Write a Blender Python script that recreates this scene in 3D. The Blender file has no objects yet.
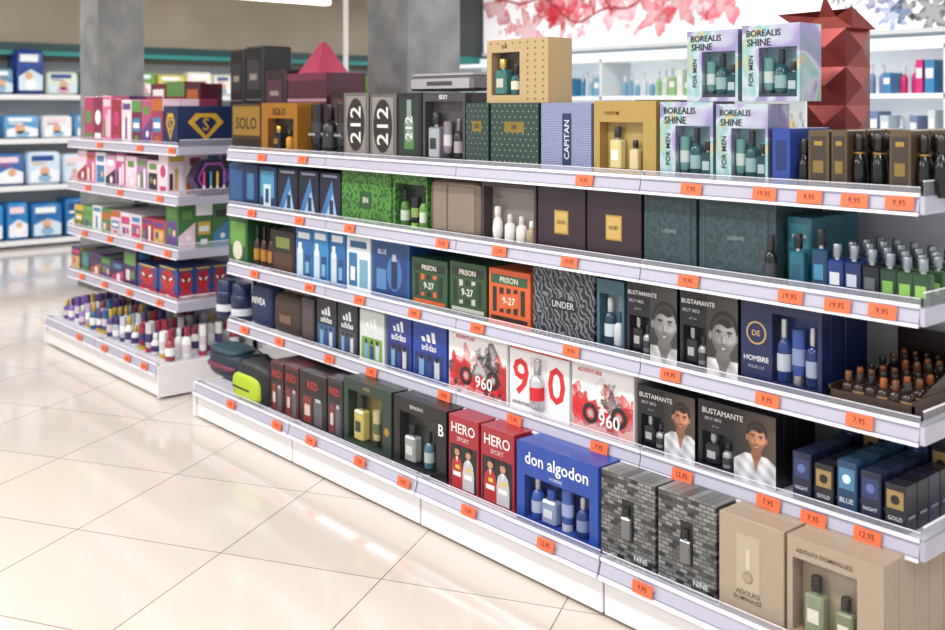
import bpy, math, random
from mathutils import Vector
random.seed(7)
sc = bpy.context.scene
col = sc.collection
H_EYE = 1.54
CA, SA = 0.756, 0.655      # camera heading relative to the aisle

# ------------------------------------------------------------ materials
def lin(h):
    h = h.lstrip('#'); o = []
    for i in (0, 2, 4):
        c = int(h[i:i+2], 16)/255
        o.append(c/12.92 if c <= .04045 else ((c+.055)/1.055)**2.4)
    return (*o, 1)
_M = {}
def M(h, r=.32, m=0., e=0., tr=0.):
    k = (h, r, m, e, tr)
    if k in _M: return _M[k]
    mt = bpy.data.materials.new('mat_'+h.strip('#')); mt.use_nodes = True
    b = mt.node_tree.nodes['Principled BSDF']
    b.inputs['Base Color'].default_value = lin(h)
    b.inputs['Roughness'].default_value = r
    b.inputs['Metallic'].default_value = m
    if e:
        b.inputs['Emission Color'].default_value = lin(h)
        b.inputs['Emission Strength'].default_value = e
    if tr:
        b.inputs['Alpha'].default_value = 1-tr
    _M[k] = mt
    return mt
def pat(key, kind, scale, c1, c2, lo=.45, hi=.55, r=.35, m=0., rot=(0,0,0), bump=0, c3=None):
    if key in _M: return _M[key]
    mt = bpy.data.materials.new('mat_'+key); mt.use_nodes = True
    nt = mt.node_tree; N = nt.nodes; L = nt.links
    b = N['Principled BSDF']; b.inputs['Roughness'].default_value = r; b.inputs['Metallic'].default_value = m
    tc = N.new('ShaderNodeTexCoord'); mp = N.new('ShaderNodeMapping')
    mp.inputs['Rotation'].default_value = rot
    L.new(tc.outputs['Object'], mp.inputs['Vector'])
    if kind == 'brick':
        t = N.new('ShaderNodeTexBrick'); t.inputs['Scale'].default_value = scale
        t.inputs['Color1'].default_value = lin(c1); t.inputs['Color2'].default_value = lin(c2)
        t.inputs['Mortar'].default_value = lin(c3 or c1); t.inputs['Mortar Size'].default_value = lo
        t.inputs['Brick Width'].default_value = hi; t.inputs['Row Height'].default_value = hi*.45
        L.new(mp.outputs[0], t.inputs['Vector']); L.new(t.outputs['Color'], b.inputs['Base Color'])
    else:
        if kind == 'noise':
            t = N.new('ShaderNodeTexNoise'); t.inputs['Scale'].default_value = scale; t.inputs['Detail'].default_value = 3
            out = t.outputs['Fac']
        elif kind == 'vor':
            t = N.new('ShaderNodeTexVoronoi'); t.inputs['Scale'].default_value = scale; out = t.outputs['Distance']
        elif kind == 'wave':
            t = N.new('ShaderNodeTexWave'); t.inputs['Scale'].default_value = scale
            t.inputs['Distortion'].default_value = 9; t.inputs['Detail Scale'].default_value = 2; out = t.outputs['Fac']
        L.new(mp.outputs[0], t.inputs['Vector'])
        cr = N.new('ShaderNodeValToRGB'); e = cr.color_ramp.elements
        e[0].position = lo; e[0].color = lin(c1); e[1].position = hi; e[1].color = lin(c2)
        if c3:
            q = e.new((lo+hi)/2); q.color = lin(c3)
        L.new(out, cr.inputs[0]); L.new(cr.outputs[0], b.inputs['Base Color'])
        if bump:
            bp = N.new('ShaderNodeBump'); bp.inputs['Strength'].default_value = bump; bp.inputs['Distance'].default_value = .004
            L.new(out, bp.inputs['Height']); L.new(bp.outputs[0], b.inputs['Normal'])
    _M[key] = mt
    return mt
def holo():
    if 'holo' in _M: return _M['holo']
    mt = bpy.data.materials.new('mat_iridescent_foil'); mt.use_nodes = True
    nt = mt.node_tree; N = nt.nodes; L = nt.links; b = N['Principled BSDF']
    b.inputs['Metallic'].default_value = .7; b.inputs['Roughness'].default_value = .25
    tc = N.new('ShaderNodeTexCoord'); t = N.new('ShaderNodeTexNoise'); t.inputs['Scale'].default_value = 7
    t.inputs['Distortion'].default_value = .8
    L.new(tc.outputs['Object'], t.inputs['Vector'])
    cr = N.new('ShaderNodeValToRGB'); e = cr.color_ramp.elements
    e[0].position = .3; e[0].color = lin('#8f9cb0'); e[1].position = .72; e[1].color = lin('#c4c2d0')
    for p, c in ((.4, '#a896c8'), (.47, '#ccd4da'), (.53, '#92c4c4'), (.59, '#ccc49c'), (.65,'#cc98b8')):
        q = e.new(p); q.color = lin(c)
    L.new(t.outputs['Fac'], cr.inputs[0]); L.new(cr.outputs[0], b.inputs['Base Color'])
    _M['holo'] = mt
    return mt
def printmat(em=0.):
    k = 'print%s' % em
    if k in _M: return _M[k]
    mt = bpy.data.materials.new('mat_printed_card'); mt.use_nodes = True
    nt = mt.node_tree; b = nt.nodes['Principled BSDF']; a = nt.nodes.new('ShaderNodeAttribute'); a.attribute_name = 'ink'
    nt.links.new(a.outputs['Color'], b.inputs['Base Color']); b.inputs['Roughness'].default_value = .35
    if em:
        nt.links.new(a.outputs['Color'], b.inputs['Emission Color']); b.inputs['Emission Strength'].default_value = em
    _M[k] = mt
    return mt

# ------------------------------------------------------------ mesh builder
_T = {}
def tmesh(s):
    if s in _T: return _T[s]
    cu = bpy.data.curves.new('t', 'FONT'); cu.body = s; cu.resolution_u = 2; cu.size = 1; cu.offset = .012
    ob = bpy.data.objects.new('t', cu); col.objects.link(ob)
    dg = bpy.context.evaluated_depsgraph_get(); dg.update()
    ev = ob.evaluated_get(dg); me = ev.to_mesh()
    vs = [(v.co.x, v.co.y) for v in me.vertices]; fs = [tuple(p.vertices) for p in me.polygons]
    ev.to_mesh_clear(); bpy.data.objects.remove(ob); bpy.data.curves.remove(cu)
    x0 = min(v[0] for v in vs); x1 = max(v[0] for v in vs); y0 = min(v[1] for v in vs); y1 = max(v[1] for v in vs)
    vs = [(v[0]-(x0+x1)/2, v[1]-(y0+y1)/2) for v in vs]
    _T[s] = (vs, fs, x1-x0, y1-y0)
    return _T[s]

class B:
    def __init__(s, name, loc=(0,0,0), rz=0):
        s.name = name; s.loc = loc; s.rz = rz
        s.v = []; s.f = []; s.mm = []; s.sm = []; s.mats = []; s.ink = {}
        s.fr = (0,0,0,1,1,1)
    def mi(s, m):
        if isinstance(m, str): m = M(m)
        if m not in s.mats: s.mats.append(m)
        return s.mats.index(m)
    def add(s, vs, fs, m, smooth=False):
        o = len(s.v); s.v += vs; k = s.mi(m)
        for f in fs:
            s.f.append(tuple(i+o for i in f)); s.mm.append(k); s.sm.append(smooth)
    def box(s, x0, y0, z0, x1, y1, z1, m, c=0.):
        if x1 < x0: x0, x1 = x1, x0
        if c <= 0:
            v = [(x, y, z) for z in (z0, z1) for y in (y0, y1) for x in (x0, x1)]
            s.add(v, [(0,2,3,1),(4,5,7,6),(0,1,5,4),(1,3,7,5),(3,2,6,7),(2,0,4,6)], m); return
        c = min(c, (x1-x0)*.45, (y1-y0)*.45, (z1-z0)*.45)
        mid = ((x0+x1)/2, (y0+y1)/2, (z0+z1)/2); hf = ((x1-x0)/2, (y1-y0)/2, (z1-z0)/2)
        v = []; idx = {}
        for a in (-1,1):
            for b in (-1,1):
                for d in (-1,1):
                    for ax in range(3):
                        sg = (a,b,d)
                        idx[(sg,ax)] = len(v)
                        v.append(tuple(mid[i]+sg[i]*(hf[i]-(0 if i == ax else c)) for i in range(3)))
        F = []
        for ax in range(3):
            o = [i for i in range(3) if i != ax]
            for q in (-1,1):
                l = []
                for (p, r) in ((-1,-1),(1,-1),(1,1),(-1,1)):
                    sg = [0,0,0]; sg[ax] = q; sg[o[0]] = p; sg[o[1]] = r
                    l.append(idx[(tuple(sg),ax)])
                if (q < 0) != (ax == 1): l.reverse()
                F.append(tuple(l))
            for p in (-1,1):
                for r in (-1,1):
                    A = [0,0,0]; A[o[0]] = p; A[o[1]] = r
                    A0 = list(A); A0[ax] = -1; A1 = list(A); A1[ax] = 1
                    F.append((idx[(tuple(A0),o[0])], idx[(tuple(A1),o[0])], idx[(tuple(A1),o[1])], idx[(tuple(A0),o[1])]))
        for a in (-1,1):
            for b in (-1,1):
                for d in (-1,1):
                    F.append(tuple(idx[((a,b,d),k)] for k in range(3)))
        s.add(v, F, m)
    def lathe(s, cx, cy, z0, prof, m, n=14, ex=1., ey=1.):
        v = []; F = []
        for (r, z) in prof:
            for i in range(n):
                a = 2*math.pi*i/n
                v.append((cx+r*ex*math.cos(a), cy+r*ey*math.sin(a), z0+z))
        for j in range(len(prof)-1):
            for i in range(n):
                k = (i+1) % n
                F.append((j*n+i, j*n+k, (j+1)*n+k, (j+1)*n+i))
        s.add(v, F, m, True); s.add(v[:n], [tuple(range(n))[::-1]], m); s.add(v[-n:], [tuple(range(n))], m)
    def blob(s, x0, y0, z0, x1, y1, z1, m, p=.45, n=20, k=12):
        cx, cy, cz = (x0+x1)/2, (y0+y1)/2, (z0+z1)/2; a, b, c = (x1-x0)/2, (y1-y0)/2, (z1-z0)/2
        sg = lambda t, e: math.copysign(abs(t)**e, t)
        v = []; F = []
        for j in range(k+1):
            ph = -math.pi/2+math.pi*j/k
            for i in range(n):
                th = 2*math.pi*i/n
                v.append((cx+a*sg(math.cos(ph),p)*sg(math.cos(th),p), cy+b*sg(math.cos(ph),p)*sg(math.sin(th),p), cz+c*sg(math.sin(ph),p)))
        for j in range(k):
            for i in range(n):
                F.append((j*n+i, j*n+(i+1) % n, (j+1)*n+(i+1) % n, (j+1)*n+i))
        s.add(v, F, m, True)
    def frame(s, ox, oy, oz, W, D, H): s.fr = (ox, oy, oz, W, D, H)
    def pt(s, fc, a, b, l=1):
        ox, oy, oz, W, D, H = s.fr; e = .0007*l
        if fc == 'F': return (ox+a*W, oy-e, oz+b*H)
        if fc == 'R': return (ox+W+e, oy+a*D, oz+b*H)
        return (ox+a*W, oy+b*D, oz+H+e)
    def dim(s, fc):
        ox, oy, oz, W, D, H = s.fr
        return (W, H) if fc == 'F' else ((D, H) if fc == 'R' else (W, D))
    def poly(s, pts, m, l=1, fc='F'):
        s.add([s.pt(fc, a, b, l) for a, b in pts], [tuple(range(len(pts)))], m)
    def rect(s, a0, b0, a1, b1, m, l=1, fc='F'):
        s.poly([(a0,b0),(a1,b0),(a1,b1),(a0,b1)], m, l, fc)
    def ell(s, a, b, r, m, l=1, fc='F', k=1., n=16, h=None):
        w, hh = s.dim(fc)
        rb = (r*w/hh*k) if h is None else h
        s.poly([(a+r*math.cos(2*math.pi*i/n), b+rb*math.sin(2*math.pi*i/n)) for i in range(n)], m, l, fc)
    def paint(s, a0, b0, a1, b1, fn, nx, ny, l=1, fc='F', mat=None):
        """printed picture: fn(x,y) in metres from the print's corner -> linear rgb"""
        w, hh = s.dim(fc); o = len(s.v); vs = []
        for j in range(ny+1):
            for i in range(nx+1):
                a = a0+(a1-a0)*i/nx; bb = b0+(b1-b0)*j/ny
                vs.append(s.pt(fc, a, bb, l)); s.ink[o+len(vs)-1] = fn((a-a0)*w, (bb-b0)*hh)
        s.add(vs, [(j*(nx+1)+i, j*(nx+1)+i+1, (j+1)*(nx+1)+i+1, (j+1)*(nx+1)+i) for j in range(ny) for i in range(nx)], mat or printmat())
    def text(s, st, a, b, w, h, m, l=2, fc='F', rot=0):
        vs, fs, tw, th = tmesh(st); W, Hh = s.dim(fc)
        if rot: sc_ = min(h*Hh/tw, w*W/th)
        else: sc_ = min(w*W/tw, h*Hh/th)
        out = []
        for x, y in vs:
            if rot: x, y = -y, x
            out.append(s.pt(fc, a+x*sc_/W, b+y*sc_/Hh, l))
        s.add(out, fs, m)
    def bottle(s, cx, cy, z0, w, h, body, cap, kind='sq', lab=None, cf=.26):
        bh = h*(1-cf-.05)
        if kind == 'sq':
            s.box(cx-w/2, cy-w*.32, z0, cx+w/2, cy+w*.32, z0+bh, body, w*.1)
            s.lathe(cx, cy, z0+bh, [(w*.16,0),(w*.16,h*.05)], M('#b8b8ba',.25,.8), 10)
            s.lathe(cx, cy, z0+bh+h*.05, [(w*.24,0),(w*.25,.002),(w*.25,h*cf-.002),(w*.22,h*cf)], cap, 12)
            if lab:
                y = cy-w*.32-.0008
                s.add([(cx-w*.3,y,z0+bh*.3),(cx+w*.3,y,z0+bh*.3),(cx+w*.3,y,z0+bh*.65),(cx-w*.3,y,z0+bh*.65)], [(0,1,2,3)], lab)
        elif kind == 'rd':
            r = w/2
            s.lathe(cx, cy, z0, [(r*.85,0),(r,.004),(r,bh*.8),(r*.75,bh*.93),(r*.4,bh)], body, 16)
            s.lathe(cx, cy, z0+bh, [(r*.4,0),(r*.5,.002),(r*.5,h*cf),(r*.4,h*(cf+.05))], cap, 12)
            if lab:
                s.lathe(cx, cy, z0+bh*.25, [(r*1.015,0),(r*1.015,bh*.4)], lab, 16)
        elif kind == 'orb':
            r = w/2
            s.lathe(cx, cy, z0, [(r*.6,0),(r*.9,bh*.15),(r,bh*.45),(r*.85,bh*.8),(r*.5,bh)], body, 16)
            s.lathe(cx, cy, z0+bh, [(r*.35,0),(r*.62,h*.04),(r*.62,h*cf),(r*.45,h*(cf+.05))], cap, 12)
        else:
            r = w/2
            s.lathe(cx, cy, z0, [(r*.8,0),(r*.8,h*.16)], cap, 14)
            s.lathe(cx, cy, z0+h*.16, [(r*.8,0),(r,h*.1),(r,h*.6),(r,h*.84)], body, 14, 1, .7)
            if lab: s.lathe(cx, cy, z0+h*.35, [(r*1.02,0),(r*1.02,h*.3)], lab, 14, 1, .7)
    def winbox(s, c, win, inner, wd=.045, back=None):
        ox, oy, oz, W, D, H = s.fr; a0, b0, a1, b1 = win
        c = c if not isinstance(c, str) else M(c)
        s.box(ox, oy+wd, oz, ox+W, oy+D, oz+H, c, .0015)
        s.box(ox, oy, oz, ox+a0*W, oy+wd, oz+H, c); s.box(ox+a1*W, oy, oz, ox+W, oy+wd, oz+H, c)
        s.box(ox+a0*W, oy, oz, ox+a1*W, oy+wd, oz+b0*H, c); s.box(ox+a0*W, oy, oz+b1*H, ox+a1*W, oy+wd, oz+H, c)
        y = oy+wd-.001
        s.add([(ox+a0*W,y,oz+b0*H),(ox+a1*W,y,oz+b0*H),(ox+a1*W,y,oz+b1*H),(ox+a0*W,y,oz+b1*H)], [(0,1,2,3)], inner)
        y = oy+.001   # acetate film
        s.add([(ox+a0*W,y,oz+b0*H),(ox+a1*W,y,oz+b0*H),(ox+a1*W,y,oz+b1*H),(ox+a0*W,y,oz+b1*H)], [(0,1,2,3)], M('#30343a',.05,0,0,.9))
    def inwin(s, win, items, wd=.045):
        ox, oy, oz, W, D, H = s.fr; a0, b0, a1, b1 = win
        ww = (a1-a0)*W; wh = (b1-b0)*H
        for (fx, fw, fh, bo, ca, kd, lb) in items:
            s.bottle(ox+a0*W+fx*ww, oy+wd*.5, oz+b0*H+.001, min(fw*ww, wd*1.4 if kd == 'sq' else wd*.9), fh*wh, bo, ca, kd, lb)
    def body(s, m, rows=1, c=.0015, gap=.003):
        ox, oy, oz, W, D, H = s.fr
        for i in range(rows):
            s.box(ox, oy+i*(D+gap), oz, ox+W, oy+D+i*(D+gap), oz+H, m, c)
    def done(s, parent=None):
        me = bpy.data.meshes.new(s.name); me.from_pydata(s.v, [], s.f)
        for m in s.mats: me.materials.append(m)
        me.polygons.foreach_set('material_index', s.mm); me.polygons.foreach_set('use_smooth', s.sm)
        if s.ink:
            at = me.color_attributes.new('ink', 'FLOAT_COLOR', 'POINT')
            d = [1.]*(4*len(s.v))
            for k, c in s.ink.items(): d[4*k:4*k+3] = list(c)[:3]
            at.data.foreach_set('color', d)
        me.update()
        ob = bpy.data.objects.new(s.name, me); ob.location = s.loc; ob.rotation_euler = (0,0,s.rz)
        col.objects.link(ob)
        if parent: ob.parent = parent
        return ob

# ------------------------------------------------------------ printed pictures
def ss(a, b, x):
    t = max(0., min(1., (x-a)/(b-a))); return t*t*(3-2*t)
def mixc(c, d, k): return tuple(c[i]+(d[i]-c[i])*k for i in range(3))
def portrait_fn(cx, cy, hw, bw=False, seed=0):
    """man's portrait: head centre (cx,cy), head half width hw, metres"""
    skin = lin('#b9805e')[:3]; hair = lin('#17100d')[:3]; shirt = lin('#e2e2e8')[:3]; bgd = lin('#1c1817')[:3]; bgl = lin('#6d5c4e')[:3]
    def E(x, y, a, b, rx, ry, sf=.25):
        return ss(0, sf, 1-((x-a)/rx)**2-((y-b)/ry)**2)
    def f(px, py):
        x = (px-cx)/hw; y = (py-cy)/hw
        x -= .1*y*.3
        c = mixc(bgd, bgl, .55*ss(-3, 3, x+y*.3))
        edge = 1.0+max(0, (-1.25-y))*1.5
        edge = min(edge, 2.5)
        k = ss(.0, .15, edge-abs(x))*ss(0, .12, -1.3-y+.0)
        fold = .68+.28*math.sin(x*4+y*2.5+seed)*math.sin(y*3.1)
        c = mixc(c, tuple(v*fold for v in shirt), k)
        k = ss(0, .1, (y+3.0)*.3-abs(x))*ss(0, .1, -1.1-y)
        c = mixc(c, tuple(v*.6 for v in skin), k)
        c = mixc(c, tuple(v*.42 for v in skin), E(x, y, 0, -1.25, .55, .6))
        c = mixc(c, hair, E(x, y, 0, .42, 1.06, 1.12, .12))
        for s in (-1, 1): c = mixc(c, tuple(v*.6 for v in skin), E(x, y, s*.95, -.02, .14, .27))
        w = .9-.3*ss(-.1, -1.25, y)
        k = ss(0, .2, 1-(x/w)**2-((y+.05)/1.28)**2)
        lit = .5+.55*ss(-1, .6, x)
        c = mixc(c, tuple(v*lit for v in skin), k)
        for s in (-1, 1): c = mixc(c, tuple(min(1, v*lit*1.35) for v in skin), E(x, y, s*.45+.03, -.28, .25, .22, 1)*.6)
        c = mixc(c, tuple(min(1, v*lit*1.3) for v in skin), E(x, y, .05, .48, .5, .2, 1)*.5)
        sb = k*ss(-.35, -.7, y-.3*abs(x))
        sb = max(sb, k*ss(-.42, -.5, y)*ss(.5, .3, abs(x))*ss(-.72,-.55,y))
        c = mixc(c, tuple(v*.28 for v in skin), sb*.7)
        hk = k*ss(.54, .66, y+.08*math.sin(x*6)-.1*x*x+.5*ss(.55, .95, abs(x)))
        c = mixc(c, hair, hk)
        c = mixc(c, tuple(v*3.5 for v in hair), E(x, y, .2, 1.1, .5, .22)*.5)
        for s in (-1, 1):
            c = mixc(c, tuple(v*.3 for v in skin), E(x, y, s*.37, .14, .27, .16, 1)*.8)
            c = mixc(c, (.5,.47,.45), E(x, y, s*.37, .1, .14, .05))
            c = mixc(c, (.01,.008,.008), E(x, y, s*.36, .1, .075, .065))
            c = mixc(c, hair, E(x, y, s*.39, .3, .27, .06))
        c = mixc(c, tuple(v*.38 for v in skin), E(x, y, -.14, -.18, .09, .33, 1)*.8)
        c = mixc(c, tuple(min(1, v*1.4) for v in skin), E(x, y, .03, -.2, .08, .33, 1)*.6)
        c = mixc(c, tuple(v*.25 for v in skin), E(x, y, 0, -.44, .17, .06)*.8)
        c = mixc(c, lin('#6c3832')[:3], E(x, y, 0, -.72, .3, .1)*.9)
        c = mixc(c, (.6,.57,.54), E(x, y, 0, -.705, .2, .035)*.8)
        if bw:
            g = .3*c[0]+.5*c[1]+.2*c[2]; c = (g*1.02, g, g*.99)
        return c
    return f
def splat_fn(seed, n, xr, yr, rr, cols, bg, alpha=.8, lobes=(3,7)):
    rnd = random.Random(seed)
    L = []
    for i in range(n):
        L.append((rnd.uniform(*xr), rnd.uniform(*yr), rr[0]+(rr[1]-rr[0])*rnd.random()**2, rnd.randint(*lobes), rnd.uniform(0,6), lin(rnd.choice(cols))[:3], alpha*rnd.uniform(.7,1)))
    bgc = lin(bg)[:3]
    def f(x, y):
        c = bgc
        for (a, b, r, k, ph, cc, al) in L:
            dx = x-a; dy = y-b
            if abs(dx) > r*1.6 or abs(dy) > r*1.6: continue
            d = math.hypot(dx, dy); ang = math.atan2(dy, dx)
            R = r*(1+.4*math.sin(k*ang+ph)+.15*math.sin(2.3*k*ang))
            if d < R:
                c = mixc(c, cc, al*(.65+.35*ss(.5, 1, d/R)))
        return c
    return f

# ------------------------------------------------------------ survey helpers (sight lines -> point on shelf plane)
def PX(x, Y):
    t = (x-472)/1050
    return Y*(-CA+SA*t)/(SA+CA*t)
def ZT(x, y, Y):
    t = (x-472)/1050
    return H_EYE-(y-106)/1050*Y/(SA+CA*t)
LV = {5:(2.50,1.30), 4:(2.50,1.0275), 3:(2.5,.7375), 2:(2.5,.455), 1:(2.35,.157)}
GAP = {5:9, 4:.2465, 3:.264, 2:.2565, 1:.272}

def gift(name, lv, xl, xr, yt, dep=.1, sb=.05, zb=None, rz=0):
    Y = LV[lv][0]+sb
    X0 = PX(xl, Y)+.002; X1 = PX(xr, Y)-.002
    z0 = (LV[lv][1]+.0125) if zb is None else zb
    H = ZT(xl, yt, Y)-z0
    if zb is None: H = min(H, GAP[lv]-.006)
    b = B(name, (X0, Y, z0), rz)
    b.frame(0, 0, 0, X1-X0, dep, H)
    b.W, b.D, b.H = X1-X0, dep, H
    b.top = z0+H
    return b

# ------------------------------------------------------------ room shell
def tilefloor():
    mt = bpy.data.materials.new('mat_floor_tile'); mt.use_nodes = True
    nt = mt.node_tree; N = nt.nodes; L = nt.links; b = N['Principled BSDF']
    tc = N.new('ShaderNodeTexCoord'); mp = N.new('ShaderNodeMapping'); mp.vector_type = 'TEXTURE'
    mp.inputs['Rotation'].default_value = (0,0,math.radians(29.7)); mp.inputs['Location'].default_value = (.298,.285,0)
    L.new(tc.outputs['Object'], mp.inputs['Vector'])
    t = N.new('ShaderNodeTexBrick'); t.offset = 0; t.squash = 1
    t.inputs['Scale'].default_value = 1; t.inputs['Brick Width'].default_value = .605; t.inputs['Row Height'].default_value = .605
    t.inputs['Mortar Size'].default_value = .0024; t.inputs['Mortar Smooth'].default_value = .2
    t.inputs['Color1'].default_value = lin('#d5ccc3'); t.inputs['Color2'].default_value = lin('#cec5bc'); t.inputs['Mortar'].default_value = lin('#80766c')
    L.new(mp.outputs[0], t.inputs['Vector'])
    n = N.new('ShaderNodeTexNoise'); n.inputs['Scale'].default_value = 1.7; n.inputs['Detail'].default_value = 5
    L.new(tc.outputs['Object'], n.inputs['Vector'])
    cr = N.new('ShaderNodeValToRGB'); cr.color_ramp.elements[0].color = (.93,.92,.91,1); cr.color_ramp.elements[1].color = (1,1,1,1)
    L.new(n.outputs['Fac'], cr.inputs[0])
    mx = N.new('ShaderNodeMix'); mx.data_type = 'RGBA'; mx.blend_type = 'MULTIPLY'; mx.inputs[0].default_value = 1
    L.new(t.outputs['Color'], mx.inputs[6]); L.new(cr.outputs[0], mx.inputs[7]); L.new(mx.outputs[2], b.inputs['Base Color'])
    b.inputs['Roughness'].default_value = .09; b.inputs['IOR'].default_value = 1.65
    return mt
b = B('floor'); b.box(-13, -4, -.05, 4, 14, 0, tilefloor()); b.done()
b = B('ceiling'); b.box(-13, -4, 3.05, 4, 14, 3.12, pat('ceil','noise',3,'#d8d4cc','#e2ded6',.3,.7,.8)); b.done()
b = B('wall_far'); b.box(-12.5, -4, 0, -12.35, 14, 3.05, pat('wallbeige','noise',2,'#b5a795','#bfb2a0',.3,.7,.8)); b.done()
b = B('wall_back'); b.box(-7.8, 7.0, 0, 4, 7.15, 3.05, M('#dfe6ea',.6)); b.done()
b = B('wall_partition'); b.box(-7.95, 6.35, 0, -7.8, 7.15, 3.05, M('#43494b',.6)); b.box(-7.8, 6.35, 1.93, -7.79, 6.99, 2.02, M('#2f8a88')); b.done()

stone = pat('stone','noise',6,'#6a6c6e','#868787',.3,.7,.35)
for nm, (cx, cy) in (('pillar', (-8.83,3.56)), ('pillar', (-5.02,3.88))):
    b = B(nm, (cx, cy, 0)); b.box(-.2,-.2,0,.2,.2,3.05, stone, .006)
    b.box(-.215,-.215,0,.215,.215,.1, M('#5a5b5c'), .004); b.done()
b = B('sign_pole', (-6.0, 4.05, 0)); b.lathe(0,0,0,[(.12,0),(.12,.015),(.03,.03),(.017,.06),(.017,3.05)], M('#e8e6e2'),14); b.done()

# lightbox with floral print above the perfume display
b = B('lightbox_sign', (-7.75, 6.86, 2.06))
b.box(0,0,0,10.5,.13,.95, M('#f0eef2',.5,0,.45)); b.box(0,-.02,-.03,10.5,.13,0,M('#d5d8da'))
b.frame(0,0,0,10.5,.13,.95)
f1 = splat_fn(3, 46, (.2,2.95), (.16,.6), (.03,.2), ['#cc1834','#b00c24','#dc5468','#c01c34','#e8909c'], '#f0eef2', .97, (3,6))
f2 = splat_fn(4, 90, (.15,3.05), (.1,.7), (.008,.05), ['#a80c20','#c4203c'], '#f0eef2', 1., (2,5))
def flowers(x, y):
    c = f1(x, y)
    d = f2(x, y)
    if d[1] < .8: c = mixc(c, d, .95)
    k = abs(y-.38-.12*math.sin(x*3.3)-.05*math.sin(x*9))
    return mixc(c, lin('#980c20')[:3], .9*ss(.018,.008,k)*ss(.15,.2,x)*ss(3.05,3.,x))
b.paint(0,0,3.2/10.5,.95,flowers,300,84,1,'F',printmat(.3))
f3 = splat_fn(9, 60, (.1,1.7), (.1,.8), (.01,.13), ['#16181c','#1c3480','#2c3034','#16181c','#3c6ca8'], '#f0eef2', .95, (5,11))
def inkart(x, y):
    c = f3(x, y)
    k = abs(math.sin(x*9+math.sin(y*14)*1.5))
    if .15 < y < .75 and .1 < x < 1.6: c = mixc(c, (.02,.02,.03), .8*ss(.12,.04,k))
    return c
b.paint(3.65/10.5,0,5.4/10.5,.95,inkart,170,84,1,'F',printmat(.3))
b.done()

def rand_art(b, rnd, fc='F'):
    pal = ['#f0eef0','#b83c70','#c8a44a','#3a7ca8','#2a2a34','#982c3c','#5a8a48','#5a4080','#b06030','#e0c4d0']
    k = rnd.randint(0,5); c = rnd.choice(pal); c2 = rnd.choice(pal)
    if k == 0: b.rect(.08,.55,.92,.85,c,1,fc); b.rect(.2,.15,.5,.42,c2,1,fc); b.ell(.72,.3,.14,c,1,fc)
    elif k == 1: b.ell(.5,.55,.32,c,1,fc); b.ell(.5,.55,.2,c2,2,fc); b.rect(.15,.08,.85,.2,c,1,fc)
    elif k == 2: b.poly([(0,0),(1,0),(1,.6),(0,.3)],c,1,fc); b.rect(.2,.68,.8,.86,c2,1,fc); b.ell(.6,.25,.15,'#e8e0e4',2,fc)
    elif k == 3:
        b.rect(.1,.08,.9,.62,c,1,fc); b.ell(.35,.4,.13,c2,2,fc); b.ell(.68,.36,.12,'#d8b090',2,fc); b.rect(.15,.72,.85,.9,c2,1,fc)
    elif k == 4: b.rect(0,.75,1,1,c,1,fc); b.rect(.12,.3,.88,.6,c2,1,fc); b.rect(.3,.08,.7,.2,c,1,fc); b.rect(.2,.38,.8,.5,'#e8e4e6',2,fc)
    else:
        for q in range(3): b.rect(.12+q*.27,.12,.3+q*.27,.5+.1*q,[c,c2,'#e8e4e6'][q],1,fc)
        b.rect(.1,.78,.9,.92,c2,1,fc)

b = B('display_shelving', (-7.75, 6.45, 0))
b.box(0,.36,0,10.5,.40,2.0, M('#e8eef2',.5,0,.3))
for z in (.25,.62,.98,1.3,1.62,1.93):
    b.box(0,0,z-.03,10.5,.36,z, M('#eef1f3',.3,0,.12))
for i in range(12):
    b.box(i*.95,0,0,i*.95+.025,.36,1.93,M('#d8dde0'))
b.done()
rnd = random.Random(11)
for z in (.98,1.3,1.62):
    b = B('display_bottles_row', (-7.75, 6.5, z+.001)); x = .05
    while x < 9.5:
        w = rnd.uniform(.04,.07); h = rnd.uniform(.13,.22)
        if (x+.05) % .95 < .1: x += .1; continue
        grp = int(x*1.3) % 6
        c = rnd.choice([['#c9d4da','#7fa8bc'],['#3d82a8','#88b8d4'],['#c8d0d4','#6c9cb8'],['#8ab27a','#d4dcd0'],['#b4c0c8','#c8b06a'],['#bdc8d4','#6e80a8']][grp])
        if z > 1.5 and x > 4.25: c = rnd.choice(['#b8206a','#c8307a','#3a80b0','#d0c040','#c82470'])
        if rnd.random() < .6:
            b.bottle(x+w/2, .12, 0, w*.8, h, M(c), M('#e2e2e4'), 'rd')
        else:
            b.box(x,.02,0,x+w,.2,h,c,.002); b.frame(x,.02,0,w,.18,h); b.rect(.1,.45,.9,.75,'#e4e4e4')
        x += w+.014
    b.done()

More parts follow.
